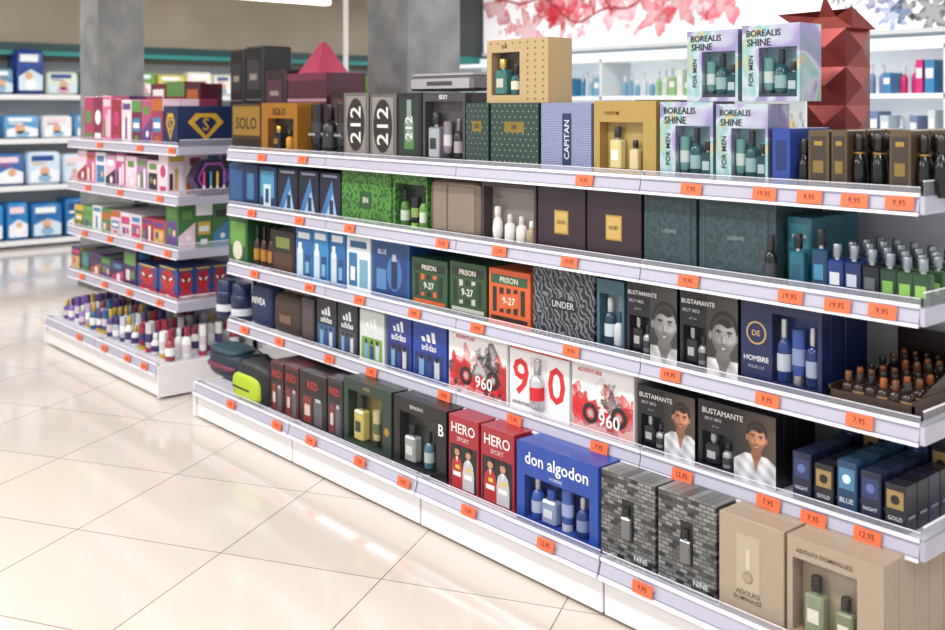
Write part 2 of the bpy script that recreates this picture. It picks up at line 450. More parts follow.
b = B('supermarket_shelf', (-12.3, 0, 0))
b.box(-.04,1.2,0,.0,13,2.05,M('#c6cdd2'))
b.box(0,1.2,0,.5,13,.045,M('#2c2e30'))
for z in (.08,.67,1.18,1.66):
    b.box(0,1.2,z-.03,.5,13,z,M('#d3d6d8')); b.box(.5,1.2,z-.05,.515,13,z+.005,M('#e4e6e8'))
b.box(0,1.2,2.1,.35,13,2.24,M('#1f4447')); b.box(.35,1.2,2.1,.36,13,2.15,M('#2d8c8a'))
b.done()
rnd = random.Random(5)
for li, (z, hh, pal) in enumerate(((.08,.5,['#1e6ca8','#2a88c0','#2a80c0','#5a9c48','#2074b0']),(.67,.42,['#c8d4e4','#3c68a8','#c9dcec','#2b5090','#d8a8bc']),(1.18,.3,['#e2e6ea','#5a98c8','#bfd4e2','#d8dce4']),(1.66,.32,['#d9e4d0','#6a9c48','#e0e4d8','#c9dcc0','#5888a8']))):
    b = B('nappy_packs', (-12.25, 0, z+.001)); y = 1.25
    while y < 12.4:
        w = rnd.uniform(.22,.4); h = hh*rnd.uniform(.78,.92); c = rnd.choice(pal)
        if li == 3 and 3.45 < y < 3.8: c = '#1c3f8c'; h = .5; w = .3
        if li == 3 and y > 5: c = rnd.choice(['#c8b83c','#d8cc5c','#6a9c48','#e0d890','#e8e4d8'])
        b.blob(.1, y, 0, .46, y+w, h, M(c), .25, 16, 8)
        b.frame(.1, y, 0, .362, w, h)
        b.poly([(.08,.1),(.92,.1),(.92,.42),(.5,.56),(.08,.4)],rnd.choice(['#f4f4f6','#e6ecf4','#cfe0ee']),2,'R')
        b.ell(.42+.16*rnd.random(),.42,.14,'#d8a888',3,'R'); b.ell(.5,.22,.2,rnd.choice(['#f0f0f2','#88b0d0','#d8a0b0']),3,'R',h=.12)
        b.rect(.12,.72,.75,.88,rnd.choice(['#e8f0f6','#f0d0d8','#1c4890']),2,'R')
        b.rect(.15,.62,.5,.66,rnd.choice(['#d8b040','#ffffff','#b83050','#2858a0']),2,'R')
        y += w+.02
    b.done()

# ------------------------------------------------------------ gondola units
railM = M('#b6b4c5',.16,.15); railD = M('#8e8ca0',.25); deckM = M('#c9c9d4',.3); wht = M('#eae8ea',.28); clear = M('#c4c6d2',.06,0,0,.8)
hi = M('#eceaf2',.12)  # highlight lines painted as pale strips along rails and clear plastic edges
tagM = M('#ee6a40',.5); tagT = M('#5a2418')
def gondola(name, X0, X1, bay, levels=LV, bx0=None, bx1=None):
    bx0 = X0-.07 if bx0 is None else bx0; bx1 = X1 if bx1 is None else bx1
    b = B(name)
    b.box(X0+.01,2.96,.05,X1-.01,2.99,1.285,M('#d4d6da',.5))
    n = round((X1-X0)/bay); st = (X1-X0)/n
    for i in range(n+1):
        x = min(max(X0+i*st, X0+.03), X1-.03)
        b.box(x-.02,2.93,.05,x+.02,3.02,1.287,M('#b6b9be'))
    for lv in (2,3,4,5):
        Y, z = levels[lv]
        for i in range(n):
            a = X0+i*st+(.002 if i else 0); c = X0+(i+1)*st-.002
            b.box(a,Y+.012,z-.012,c,2.93,z+.012,deckM)
            b.box(a,Y+.03,z-.03,c,Y+.045,z-.012,railD)
            z0, z1 = z-.027, z+.025
            b.add([(a,Y+.012,z0),(c,Y+.012,z0),(c,Y-.004,z0),(a,Y-.004,z0),(a,Y+.012,z1),(c,Y+.012,z1),(c,Y+.006,z1),(a,Y+.006,z1)],
                  [(0,1,2,3),(3,2,6,7),(7,6,5,4),(0,3,7,4),(1,5,6,2),(0,4,5,1)], railM)
            b.box(a,Y-.008,z0-.002,c,Y-.003,z0+.006,hi); b.box(a,Y+.0,z1-.007,c,Y+.004,z1+.002,hi)
            b.box(a,Y-.003,z0+.006,c,Y-.0025,z0+.010,railD); b.box(a,Y+.0,z1-.011,c,Y+.001,z1-.007,railD)
            b.box(a,Y+.007,z1,c,Y+.009,z1+.016,clear)
            b.box(a,Y+.0065,z1+.0155,c,Y+.0095,z1+.017,hi)
            b.box(a+.0005,Y+.004,z1,a+.005,Y+.02,z1+.014,M('#9a9ca4'))
        b.box(X1,Y+.0,z-.025,X1+.012,2.93,z+.02,railM)
        b.box(X1+.004,Y+.01,z+.02,X1+.007,2.90,z+.055,clear)
        b.box(X1+.003,Y+.01,z+.055,X1+.008,2.90,z+.058,hi)
        b.box(X0-.012,Y+.0,z-.025,X0,2.93,z+.02,railM)
        b.box(X0,3.02,z-.012,X1,3.42,z+.012,deckM); b.box(X0,3.42,z-.027,X1,3.435,z+.027,railM)
    b.box(X0,2.93,1.288,X1,3.02,1.312,deckM)
    Y, z = levels[1]
    nb = round((bx1-bx0)/bay); sb = (bx1-bx0)/nb
    b.box(bx0+.01,Y+.045,.0,bx1-.01,3.5,.12,M('#4a4b50'))
    for i in range(nb):
        a = bx0+i*sb+.004; c = bx0+(i+1)*sb-.004
        b.box(a,Y+.018,.01,c,Y+.04,z-.04,wht,.003)
        b.box(a,Y+.012,z-.036,c,2.93,z+.012,deckM)
        z0, z1 = z-.03, z+.027
        b.add([(a,Y+.02,z0),(c,Y+.02,z0),(c,Y-.006,z0),(a,Y-.006,z0),(a,Y+.02,z1),(c,Y+.02,z1),(c,Y+.008,z1),(a,Y+.008,z1)],
              [(0,1,2,3),(3,2,6,7),(7,6,5,4),(0,3,7,4),(1,5,6,2),(0,4,5,1)], railM)
        b.box(a,Y-.010,z0-.004,c,Y-.004,z0+.008,hi); b.box(a,Y+.001,z1-.007,c,Y+.006,z1+.003,hi)
        b.box(a,Y-.004,z0+.008,c,Y-.003,z0+.012,railD)
        b.box(a,Y+.010,z1,c,Y+.012,z1+.018,clear); b.box(a,Y+.0095,z1+.0175,c,Y+.0125,z1+.019,hi)
        b.box(a,Y+.02,z+.012,a+.012,Y+.05,z+.03,M('#9a9ca4'))
    for xe in (bx0-.012, bx1):
        b.box(xe,Y+.004,.012,xe+.012,3.5,z+.02,wht)
    b.box(bx0,3.02,.12,bx1,3.5,z+.012,wht)
    return b
def tags(b, lv, xs, levels=LV, rr=random.Random(2)):
    Y, z = levels[lv]
    for x in xs:
        X = PX(x, Y); w = .074; h = .034
        dz = rr.uniform(-.004,.002); a = rr.uniform(-.04,.04)
        y0 = Y-.0105-(.003 if lv == 1 else 0); zc = z-.001+dz
        P = []
        for (px, pz) in ((-w/2,-h/2),(w/2,-h/2),(w/2,h/2),(-w/2,h/2)):
            P.append((X+px, y0+(pz+h/2)*.16, zc+pz+px*a))
        P2 = [(p[0],p[1]+.001,p[2]) for p in P]
        b.add(P+P2, [(0,1,2,3),(4,5,6,7),(0,1,5,4),(3,2,6,7)], tagM)
        vs, fs, tw, th = tmesh(rr.choice(['7,95','12,95','9,95','19,95']))
        s = min(w*.7/tw, h*.5/th)
        b.add([(X+vx*s, y0-.0008+(vy*s+h/2)*.16, zc+vy*s+vx*s*a) for vx, vy in vs], fs, tagT)

b = gondola('gondola_shelf', -4.74, -1.22, .88, bx0=-4.81, bx1=-1.24)
tags(b,5,[303,262,585,692,765,810,855,900])
tags(b,4,[252,300,350,443,500,570,689,791,838,883])
tags(b,3,[255,310,360,415,478,572,671,768,860])
tags(b,2,[245,280,330,372,445,515,600,683,769,814,868])
tags(b,1,[232,278,312,361,405,470,547,644])
b.done()
b = gondola('gondola_shelf', -6.92, -5.31, .8, bx0=-6.93, bx1=-5.24)
for lv, l in ((5,[100,140,172]),(4,[88,120,160]),(3,[85,110,140,168]),(2,[82,105,130,160]),(1,[80,105,128,145])): tags(b,lv,l)
b.done()

# ------------------------------------------------------------ left gondola goods
rnd = random.Random(21)
def rowgoods(name, lv, xs, tops, cols, dep=.12, sb=.05, rows=3, art=True):
    Y = LV[lv][0]+sb; z0 = LV[lv][1]+.0125
    b = B(name, (0, Y, z0))
    for i in range(len(xs)-1):
        X0 = PX(xs[i],Y)+.002; X1 = PX(xs[i+1],Y)-.002
        H = min(ZT(xs[i], tops[i % len(tops)], Y)-z0, GAP[lv]-.006)
        c = cols[i % len(cols)]
        b.frame(X0,0,0,X1-X0,dep,H); b.body(M(c) if isinstance(c,str) else c, rows)
        if art:
            rand_art(b, rnd)
            for k in range(rows):
                b.frame(X0,k*(dep+.003),0,X1-X0,dep,H); rand_art(b, rnd, 'R')
    b.done()
rowgoods('cosmetic_gift_boxes',5,[84,93,102,111,121,131,141,151,162],[97,97,96,99,100,101,100,99,106],['#a83c64','#7a2c44','#c86a90','#902840','#d8c8d0','#6a2440','#a84a74','#903854'],.11,.05,3)
rowgoods('childrens_gift_boxes',4,[77,86,95,105,115,125,136,147,158,167],[150,152,152,155,153,156,158,160],['#e2ccd6','#c85c8c','#e6e0e4','#d8b0c4','#b84c80','#ead0da','#a078a0','#e4c4d0'],.11)
rowgoods('childrens_gift_boxes',3,[74,83,92,101,110,120,130,141,152,165,178],[204,206,205,208,210,212,214,217,219],['#3f6c3c','#6c9c58','#d2d2d0','#487c48','#d8b8c4','#d6ccd0','#c8c8ce','#983444','#a83848'],.1)
rowgoods('childrens_gift_boxes',2,[71,80,90,100,111,123,136],[246,250,252,256,260],['#3a2454','#2c4450','#4a2c60','#2c5038','#382854'],.1)
def heropack(xl,xr,yt):
    b = gift('toy_gift_box',2,xl,xr,yt,.1)
    b.body('#24407c',3)
    def art(f):
        b.rect(.05,.03,.95,.16,'#b82028',1,f); b.text('HERO',.5,.095,.7,.08,'#f0e8d8',2,f)
        b.poly([(.5,.18),(.78,.3),(.9,.18)],'#b82028',1,f); b.poly([(.5,.18),(.22,.3),(.1,.18)],'#b82028',1,f)
        b.ell(.5,.57,.36,'#b01c24',1,f,h=.34)
        for s in (-1,1):
            b.poly([(.5+s*.06,.52),(.5+s*.28,.62),(.5+s*.27,.72),(.5+s*.1,.64)],'#141216',3,f); b.poly([(.5+s*.09,.55),(.5+s*.25,.63),(.5+s*.24,.69),(.5+s*.12,.63)],'#f0f0f0',4,f)
        for q in range(5): b.poly([(.495,.5),(.505,.5),(.22+q*.14+.012,.84),(.22+q*.14,.84)],'#4a0c10',2,f)
        for q in (.4,.7): b.rect(.2,q,.8,q+.008,'#4a0c10',2,f)
        b.rect(.1,.93,.9,.98,'#d0b830',2,f)
    art('F')
    for k in range(3):
        b.frame(0,k*.103,0,b.W,b.D,b.H); art('R')
    b.done()
heropack(137,157,262); heropack(158,177,264)
b = gift('perfume_gift_box',5,163,177,106,.34); b.body('#16264e',1)
for f in ('F','R'):
    b.poly([(.5,.15),(.82,.6),(.68,.82),(.32,.82),(.18,.6)],'#c09830',1,f); b.poly([(.5,.27),(.7,.6),(.6,.72),(.4,.72),(.3,.6)],'#16264e',2,f); b.text('S',.5,.55,.3,.3,'#c09830',3,f)
b.done()
rowgoods('cosmetic_gift_boxes',5,[150,166,184,200],[84,82,84],['#6c1c2c','#842838','#4c1c30'],.15,.47,1)
def hexbox(loc, r, dep, c1, c2):
    b = B('hexagonal_gift_box', loc)
    ang = [math.radians(60*i) for i in range(6)]
    A = [(0, r*math.cos(a), r*.866+r*math.sin(a)) for a in ang]; Bk = [(-dep, p[1], p[2]) for p in A]
    b.add(A+Bk, [tuple(range(6)), tuple(range(11,5,-1))]+[(i,(i+1)%6,6+(i+1)%6,6+i) for i in range(6)], c1)
    for k, (q, m) in enumerate(((.82,c2),(.7,'#201830'))):
        b.add([(.001*(k+1), q*r*math.cos(a), r*.866+q*r*math.sin(a)) for a in ang], [tuple(range(6))], m)
    for i in range(4):
        b.bottle(.012,-.06+i*.04,r*.4,.018,.09,M(['#b03a7a','#3a88a8','#c8a840','#7a4aa8'][i]),M('#d8d8d8'),'tube')
    b.done()
hexbox((-5.33, 2.72, LV[4][1]+.0125), .118, .09, '#2a1a40', '#8a4890')
b = B('bath_bottles', (0,2.47,LV[1][1]+.0125)); rr = random.Random(4)
for j in range(5):
    for i in range(18):
        X = -6.85+i*.089
        c = rr.choice([['#5a3c84','#8068a8','#b2a0ba'],['#2a5c84','#98a8b4','#4a3c74'],['#c2c2c6','#902c3c','#d8d8da'],['#d6d6d4','#984048','#e8e8e8']][min(3,i//5)])
        b.bottle(X, j*.095, 0, .052, .13+.02*((i*7) % 3)-.01*(j == 0), M(c), M(rr.choice(['#e0e0e0','#a03044','#c0a03a','#4a3070'])), rr.choice(['rd','tube']), M(rr.choice(['#e8e8e8','#3a3068','#d0c0c8'])))
b.done()

# ------------------------------------------------------------ main gondola: top shelf
G = M('#b08c44',.28,.6)
b = gift('gold_gift_box',5,231,261,104,.12); b.body(M('#3a2a16'),1); b.rect(.05,.35,.95,.95,M('#a88440',.3,.6)); b.text('SOLO',.5,.6,.8,.25,'#1c140c'); b.rect(.05,.05,.95,.28,'#17120e')
b.rect(0,0,1,1,'#5c421c',1,'R'); b.done()
b = gift('gold_gift_box',5,261,297,103,.12); w=(.18,.1,.9,.7); b.winbox(M('#a8742c',.3,.5),w,'#2a1c10'); b.inwin(w,[(.3,.35,.75,M('#1a1a1c',.1),M('#c8a24a',.2,.9),'sq',G),(.72,.3,.6,M('#c89030',.1),M('#111111'),'rd',None)])
b.text('SOLO',.5,.83,.75,.14,'#20160c'); b.done()
b = B('shower_gel_bottles',(0,2.57,1.3125))
for i,x in enumerate((308,321,334)):
    X = PX(x,2.57); b.bottle(X,.05,0,.078,.235,M('#16171a',.25),M('#0c0c0e',.3),'tube' if i != 1 else 'rd',M('#2c2d32')); 
    b.frame(X-.03,.02,.06,.06,.05,.08); b.text('fuerza',.5,.5,.9,.3,'#c0c0c0',6)
for i in range(2): b.bottle(PX(312+i*16,2.57),.16,0,.08,.25,M('#141518',.25),M('#222428'),'rd')
b.done()
for (a,c,yt,cc) in ((343,368,93,'#8c8886'),(369,396,94,'#7c7a7a')):
    b = gift('silver_gift_box',5,a,c,yt,.1); b.body(M(cc,.22,.75),3); b.rect(.1,.06,.9,.95,M('#a09a96',.25,.6)); b.ell(.5,.52,.36,'#201e22',1.5,n=20,h=.4); b.text('212',.5,.52,.42,.6,'#d4d0ca',3,'F',1); b.rect(.2,.07,.8,.1,'#2c2a2a',2); b.done()
b = gift('dark_gift_box',5,397,421,93,.1); b.body('#15181a',3); b.rect(.1,.1,.9,.92,'#1c2c26'); b.rect(.3,.2,.7,.6,'#4a7840',2); b.rect(.4,.3,.6,.9,'#7c8c84',3); b.text('212',.5,.5,.3,.4,'#d0d0d0',4,'F',1); b.done()
b = gift('clear_gift_case',5,422,465,93,.12); w=(.06,.08,.94,.88); b.winbox(M('#565258',.2,.7),w,'#4a444c'); b.inwin(w,[(.2,.3,.8,M('#b8bcc2',.1,.6),M('#1a1a1a'),'sq','#303034'),(.5,.2,.65,M('#8a7f88',.2),M('#222222'),'tube','#d0c8d0'),(.8,.26,.7,M('#2c2a30',.15),M('#888888',.2,.6),'rd','#a8a0a8')]); b.text('SEXY',.5,.94,.6,.06,'#e0e0e0'); b.done()
b = gift('flat_silver_case',5,408,472,74,.28,.1,zb=1.6); b.box(0,0,0,b.W,b.D,b.H*.8,M('#7c797c',.25,.7),.01); b.box(.01,.01,b.H*.8,b.W-.01,b.D-.01,b.H,M('#bfbdc0',.15,.8),.004); b.rect(.2,.2,.8,.75,M('#6c6a6e'),1,'T')
b.frame(0,0,0,b.W,b.D,b.H*.8); b.rect(.04,.15,.96,.85,M('#b4b0b4',.2,.6)); b.rect(.3,.35,.7,.65,'#3c3840',2); b.done()
gp = M('#1f3832',.45)
for (a,c) in ((465,488),(490,538)):
    b = gift('green_gift_box',5,a,c,103,.1); b.body(gp,3)
    n = 5 if a < 480 else 9
    for i in range(n):
        for j in range(12): b.ell((i+.5+(.25 if j % 2 else -.25))/n,(j+.5)/12,.012 if n > 5 else .02,M('#9c9c84'),1,n=6)
    b.rect(.3,.56,.72,.72,M('#8c7838',.3,.6),2); b.text('SIR',.51,.64,.3,.07,'#302010',3); b.done()
gz = b.top
b = gift('gold_gift_box',5,486,548,41,.12,.06,zb=gz+.001); w=(.08,.12,.55,.8); b.winbox(M('#b49a70',.35,.25),w,'#3c342a')
b.inwin(w,[(.28,.4,.85,M('#3c7470',.15),M('#c8a860',.3,.7),'sq','#c8c4b4'),(.74,.36,.7,M('#2a5a60',.15),M('#24221e'),'rd','#e8e0c8')])
for i in range(8):
    for j in range(10): 
        if i > 4 or j > 8: b.ell(.07+i*.122,.06+j*.098,.014,'#6c5834',1,n=6)
b.text('SHE',.3,.89,.2,.06,'#4a3820'); b.done()
b = gift('blue_patterned_gift_box',5,540,591,103,.12); b.body(pat('bluepat','brick',38,'#343c68','#565c88',.07,.5,.35,0,(math.radians(90),0,0),0,'#8a90b0'),2); b.rect(.44,.12,.62,.85,'#1c2850',1); b.text('CAPITAN',.53,.48,.1,.6,'#c8c8d8',2,'F',1); b.done()
b = gift('gold_gift_box',5,593,656,101,.12); w=(.1,.1,.8,.72); b.winbox(M('#a88c4e',.35,.25),w,'#b89e60',.04); b.inwin(w,[(.33,.26,.9,M('#d8c990',.1),M('#26211a'),'sq','#f6f0dc'),(.74,.2,.62,M('#dac998',.12),M('#26211a'),'sq',None)],.04); b.text('PARFUM',.3,.84,.32,.05,'#6a4c18'); b.done()
hw=(.3,.06,.95,.7)
def holobox(a,c,yt,zb=None,sb=.05):
    b = gift('iridescent_gift_box',5,a,c,yt,.11,sb,zb)
    b.winbox(holo(),hw,'#8cb0b8',.045)
    b.inwin(hw,[(.16,.27,.78,M('#5c8c88',.2),M('#2c3c44'),'tube','#b8c6c4'),(.5,.34,.95,M('#1f5058',.1),M('#1f2a30'),'rd','#88aaac'),(.82,.32,.7,M('#1c444c',.1),M('#18181a'),'sq','#a8bcbc')])
    b.text('BOREALIS',.38,.89,.6,.1,'#141418'); b.text('SHINE',.3,.77,.42,.1,'#141418'); b.text('FOR MEN',.16,.4,.1,.4,'#2a2a34',2,'F',1)
    b.rect(.31,.06,.94,.1,'#24303a',1)
    b.done(); return b.top
t1 = holobox(659,713,102); t1 = max(t1, holobox(715,768,104))
holobox(686,738,32,t1+.001,.055); holobox(741,800,26,t1+.001,.055)
# copper-red foil gift bag behind
b = gift('foil_gift_bag',5,806,846,30,.14,.36)
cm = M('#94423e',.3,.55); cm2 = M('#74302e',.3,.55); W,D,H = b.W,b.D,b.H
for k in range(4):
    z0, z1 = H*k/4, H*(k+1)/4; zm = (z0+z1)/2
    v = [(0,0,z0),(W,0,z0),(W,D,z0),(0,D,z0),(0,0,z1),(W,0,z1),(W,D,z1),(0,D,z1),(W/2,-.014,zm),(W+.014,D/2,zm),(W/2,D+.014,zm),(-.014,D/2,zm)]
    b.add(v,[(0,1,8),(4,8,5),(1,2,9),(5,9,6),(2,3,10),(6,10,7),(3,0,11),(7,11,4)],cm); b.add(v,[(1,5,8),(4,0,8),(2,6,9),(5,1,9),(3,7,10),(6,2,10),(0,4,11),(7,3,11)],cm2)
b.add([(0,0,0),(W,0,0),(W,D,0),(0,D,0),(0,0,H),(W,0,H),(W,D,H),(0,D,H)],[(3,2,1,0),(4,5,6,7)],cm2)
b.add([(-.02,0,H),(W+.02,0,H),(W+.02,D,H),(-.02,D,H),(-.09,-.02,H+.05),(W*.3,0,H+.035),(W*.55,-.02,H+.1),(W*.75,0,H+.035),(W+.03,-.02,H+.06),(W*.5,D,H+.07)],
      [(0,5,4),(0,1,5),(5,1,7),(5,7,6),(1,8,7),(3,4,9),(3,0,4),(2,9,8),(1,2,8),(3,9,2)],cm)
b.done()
b = gift('blue_gift_box',5,771,790,128,.1,.04); b.body('#24408c',2); b.rect(.2,.3,.8,.8,'#1a2c64'); b.done()
b = gift('perfume_bottle',5,791,806,130,.06,.04); b.bottle(b.W/2,.03,0,b.W,b.H*.85,M('#101014',.15),M('#1c1c20',.3),'orb'); b.done()
for (a,c,k) in ((807,829,0),(830,847,0),(888,911,0)):
    b = gift('bronze_gift_box',5,a,c,130,.1,.04); b.body(M('#5e4e3a',.35,.3),3); b.rect(.12,.12,.88,.9,'#3a3026'); b.rect(.25,.3,.75,.5,M('#8c7444',.3,.6),2); b.rect(.3,.75,.7,.82,G,2); b.done()
b = B('perfume_bottles',(0,2.55,1.3125))
for x in (857,877,922,940):
    for r in range(3): b.bottle(PX(x,2.57),.03+r*.075,0,.046,.155,M('#121214',.15),M('#1e1c1a',.2),'orb')
for x in (857,877,922): b.lathe(PX(x,2.57),.03,.155*.66,[(.0165,0),(.0165,.004)],G,14)
b.done()
# dark travel cases on the rear half of the top board
for (a,c,yt,cc,c2) in ((229,243,50,'#141418','#2a2a30'),(244,262,47,'#18181c','#34343c'),(263,285,70,'#2a1c24','#4c2c38')):
    b = gift('black_gift_box',5,a,c,yt,.2,.52); b.body(cc,1,.012); b.rect(.1,.45,.9,.47,'#5a5a60'); b.rect(.15,.56,.85,.86,c2); b.rect(.3,.66,.7,.72,'#8c8478',2); b.done()
b = gift('maroon_gift_box',5,287,326,74,.25,.52); b.body('#4a2030',1); b.rect(0,.62,1,.66,'#a87888'); b.rect(0,.9,1,1,'#6c2c44'); b.done()
zt = b.top; W=b.W
p = B('pyramid_gift_box',(b.loc[0]+W*.45,b.loc[1]+.12,zt)); p.add([(-.1,-.1,0),(.1,-.1,0),(.1,.1,0),(-.1,.1,0),(-.012,-.012,.17),(.012,-.012,.17),(.012,.012,.17),(-.012,.012,.17)],[(0,1,5,4),(1,2,6,5),(2,3,7,6),(3,0,4,7),(4,5,6,7),(3,2,1,0)],'#a82850'); p.done()
b = gift('dark_gift_box',5,330,352,93,.2,.5); b.body('#2a1c20',1); b.rect(.1,.1,.9,.9,'#5c2c38'); b.done()
b = B('hair_care_boxes',(0,2.98,1.3125)); rr = random.Random(31)
X = -3.95
while X < -2.2:
    w = rr.uniform(.07,.12); h = rr.uniform(.18,.25); b.frame(X,0,0,w,.1,h); b.body(rr.choice(['#5c2c38','#8c8a90','#2c3440','#c8b89c','#3c5c58']),3); b.rect(.15,.2,.85,.8,rr.choice(['#d8d4d0','#a83848','#b09858'])); X += w+.006
b.done()

# ------------------------------------------------------------ level 4
b = gift('navy_gift_box',4,228,243,163,.1); b.body('#1c3c68',3); b.rect(.1,.15,.9,.85,'#2c5280'); b.done()
b = gift('navy_gift_box',4,243,257,164,.1); b.body('#142c54',3); b.rect(.25,.2,.75,.8,'#3c6c98'); b.done()
b = gift('blue_gift_box',4,258,276,166,.1); b.body('#173058',3); b.rect(.12,.3,.88,.9,'#4888a8'); b.rect(.3,.1,.7,.6,'#b8ccd4',2); b.rect(.4,.18,.6,.5,'#1c4068',3); b.done()
for (a,c,yt) in ((277,297,168),(298,318,170),(319,340,172)):
    b = gift('navy_gift_box',4,a,c,yt,.1); b.body('#181e30',3); b.poly([(.05,.08),(.85,.08),(.6,.85)],'#3a6ca0'); b.poly([(.3,.08),(.85,.08),(.65,.55)],'#98b8d0',2); b.rect(.15,.9,.85,.95,'#8898b0'); b.rect(.5,.12,.68,.42,'#1c2c48',3); b.done()
leaf = pat('leaf','vor',70,'#0a200c','#468030',.1,.6,.4,0,(0,0,0),.4,'#184a1c')
b = gift('leaf_print_gift_box',4,341,391,169,.1); b.body(leaf,3); b.rect(.38,.3,.62,.62,'#1c4c24'); b.text('EN',.5,.46,.18,.1,'#d8e0d0',2); b.done()
b = gift('leaf_print_gift_box',4,392,427,174,.1); w=(.08,.06,.96,.84); b.winbox(leaf,w,'#1c2418'); b.inwin(w,[(.2,.28,.85,M('#4a7830',.2),M('#141414'),'rd','#c8d8c0'),(.52,.26,.7,M('#1c1c1c',.2),M('#8cc850'),'tube','#88a850'),(.82,.26,.85,M('#6c9848'),M('#111111'),'rd','#d8e0d0')]); b.done()
b = gift('rounded_metal_tin',4,428,480,178,.1); b.blob(0,0,0,b.W,.1,b.H,M('#7c6c5e',.3,.5),.22,28,16); b.frame(0,.0,0,b.W,.1,b.H)
b.rect(.1,.12,.9,.88,M('#8e7f72',.32,.4),1); b.rect(.36,.08,.39,.92,'#5c5046',2); b.done()
b = gift('clear_gift_case',4,481,536,182,.1); w=(.04,.06,.96,.94); b.winbox(M('#3c3030',.3),w,'#8c8480'); b.inwin(w,[(.2,.26,.62,M('#f4f2ee'),M('#e8e4de'),'orb',None),(.45,.18,.5,M('#f6f4f0'),M('#d8d4ce'),'rd',None),(.68,.2,.48,M('#efece6'),M('#d8d4ce'),'rd',None),(.88,.16,.42,M('#b09880'),M('#f0f0f0'),'rd',None)]); b.text('hu',.3,.82,.25,.14,'#3c3430'); b.done()
for (a,c,yt) in ((537,585,186),(586,641,189)):
    b = gift('maroon_gift_box',4,a,c,yt,.12); b.body('#2c1c26',2); b.rect(.36,.3,.66,.66,G); b.rect(.38,.325,.64,.635,M('#c8aa64',.3,.4),2); b.text('OUD',.51,.48,.18,.06,'#3a2818',3); b.done()
sl = pat('slate','vor',70,'#1c2e32','#30454a',.1,.7,.4,0,(0,0,0),.3)
for (a,c,yt) in ((643,696,190),(698,776,194)):
    b = gift('slate_gift_box',4,a,c,yt,.12); b.body(sl,2); b.rect(.06,.06,.94,.94,M('#3a5256',.35)); b.rect(.07,.07,.93,.93,M('#22363a',.35),2); b.rect(.1,.1,.9,.9,sl,3); b.text('LOEWE',.5,.5,.3,.05,'#7a8a88',4); b.done()
b = gift('slim_perfume_bottle',4,759,774,234,.05,.015); b.bottle(b.W/2,.02,0,.036,b.H,M('#16161c',.15),M('#26262c',.2),'rd','#34343c'); b.done()
b = gift('teal_gift_box',4,786,812,216,.08,.1); b.body('#2b6878',3); b.rect(.1,.55,.9,.9,'#3a8494'); b.text('AQUA',.5,.72,.6,.1,'#e0f0f0'); b.done()
b = B('perfume_bottles',(0,2.52,LV[4][1]+.0125)); L=[(797,.15,'#1e5c70',None),(820,.17,'#173c5c','#3c7c9c'),(836,.135,'#1c3470','#c8ccd0'),(853,.135,'#1c2c5c','#b0b8c8'),(871,.13,'#181c24','#505860'),(889,.125,'#24382c','#6ca048'),(906,.12,'#2c4830','#7cb050'),(922,.12,'#2c4830','#88b85c')]
for r in range(4):
    for i,(x,h,c,lb) in enumerate(L):
        X = PX(x,2.55)
        if r and i < 2: continue
        b.bottle(X,.035+r*.075,0,.046,h,M(c,.12),M('#8c949c',.25,.7) if i > 1 else M('#101216'),'sq',lb or '#1a4c60')
b.done()

# ------------------------------------------------------------ level 3
b = gift('green_gift_box',3,228,247,216,.1); b.body('#24502c',3); b.rect(.1,.4,.9,.9,'#5c9044'); b.ell(.5,.3,.25,'#c8c8b0',2); b.done()
b = B('deodorant_bottles',(0,2.55,.75))
for i,x in enumerate((252,259,266)):
    b.bottle(PX(x,2.56),.04,0,.04,.2,M('#33221a'),M('#141210'),'rd','#a8742c'); b.bottle(PX(x,2.56),.1,0,.04,.2,M('#33221a'),M('#141210'),'rd','#a8742c')
b.done()
b = gift('dark_gift_box',3,271,294,229,.1); b.body('#241a1a',3); b.rect(.1,.1,.9,.5,'#4a3024'); b.rect(.2,.6,.8,.85,'#6c7840'); b.done()
for (a,c,yt,i) in ((295,312,227,0),(312,328,228,1),(329,345,230,0)):
    b = gift('blue_gift_box',3,a,c,yt,.1); b.body(['#24609c','#347ab0'][i],3); b.rect(.1,.08,.45,.6,'#b8c8d0'); b.rect(.55,.08,.88,.5,'#1c4474',1); b.rect(.18,.5,.38,.72,'#d8dee0',2); b.rect(.15,.8,.85,.92,'#d0d8dc',1); b.rect(.6,.14,.82,.36,'#6ca0c0',2); b.done()
b = gift('white_gift_box',3,346,370,235,.1); b.body('#d0d8de',3); b.rect(.1,.1,.45,.7,'#2c6a94'); b.rect(.18,.2,.37,.45,'#d4dce2',2); b.rect(.55,.1,.9,.6,'#6c9cb4'); b.rect(.15,.8,.85,.92,'#26527a'); b.done()
b = gift('blue_gift_box',3,371,409,238,.1); b.body('#244f88',3); b.rect(.06,.06,.94,.94,'#183c70'); b.ell(.62,.45,.2,'#3c6ca0',2,h=.3); b.rect(.54,.2,.7,.66,'#10284c',3); b.rect(.57,.66,.67,.78,'#a0a8b0',3); b.text('BLUE',.3,.8,.36,.08,'#c8d4e4',3); b.rect(.14,.15,.4,.5,'#4c7cac',2); b.done()
for (a,c,yt,c1,c2) in ((411,447,256,'#264a2e','#c85a2a'),(449,486,260,'#244628','#b0b4a4'),(488,530,267,'#c85828','#1c1c1c')):
    b = gift('striped_gift_box',3,a,c,yt,.1); b.body(c1,2)
    b.rect(.06,.1,.94,.17,c2); b.rect(.06,.74,.94,.9,'#1a241c' if c1 != '#c85828' else '#2c5034'); b.text('PRISON',.5,.82,.8,.1,'#d8d4c4',2)
    for i in range(5): b.rect(.1+i*.17,.24,.2+i*.17,.68,c2 if i % 2 else '#16201a',1)
    b.poly([(.25,.3),(.72,.36),(.75,.62),(.28,.56)],c1,2); b.text('9-27',.5,.46,.34,.13,'#e0dcd0',3); b.done()
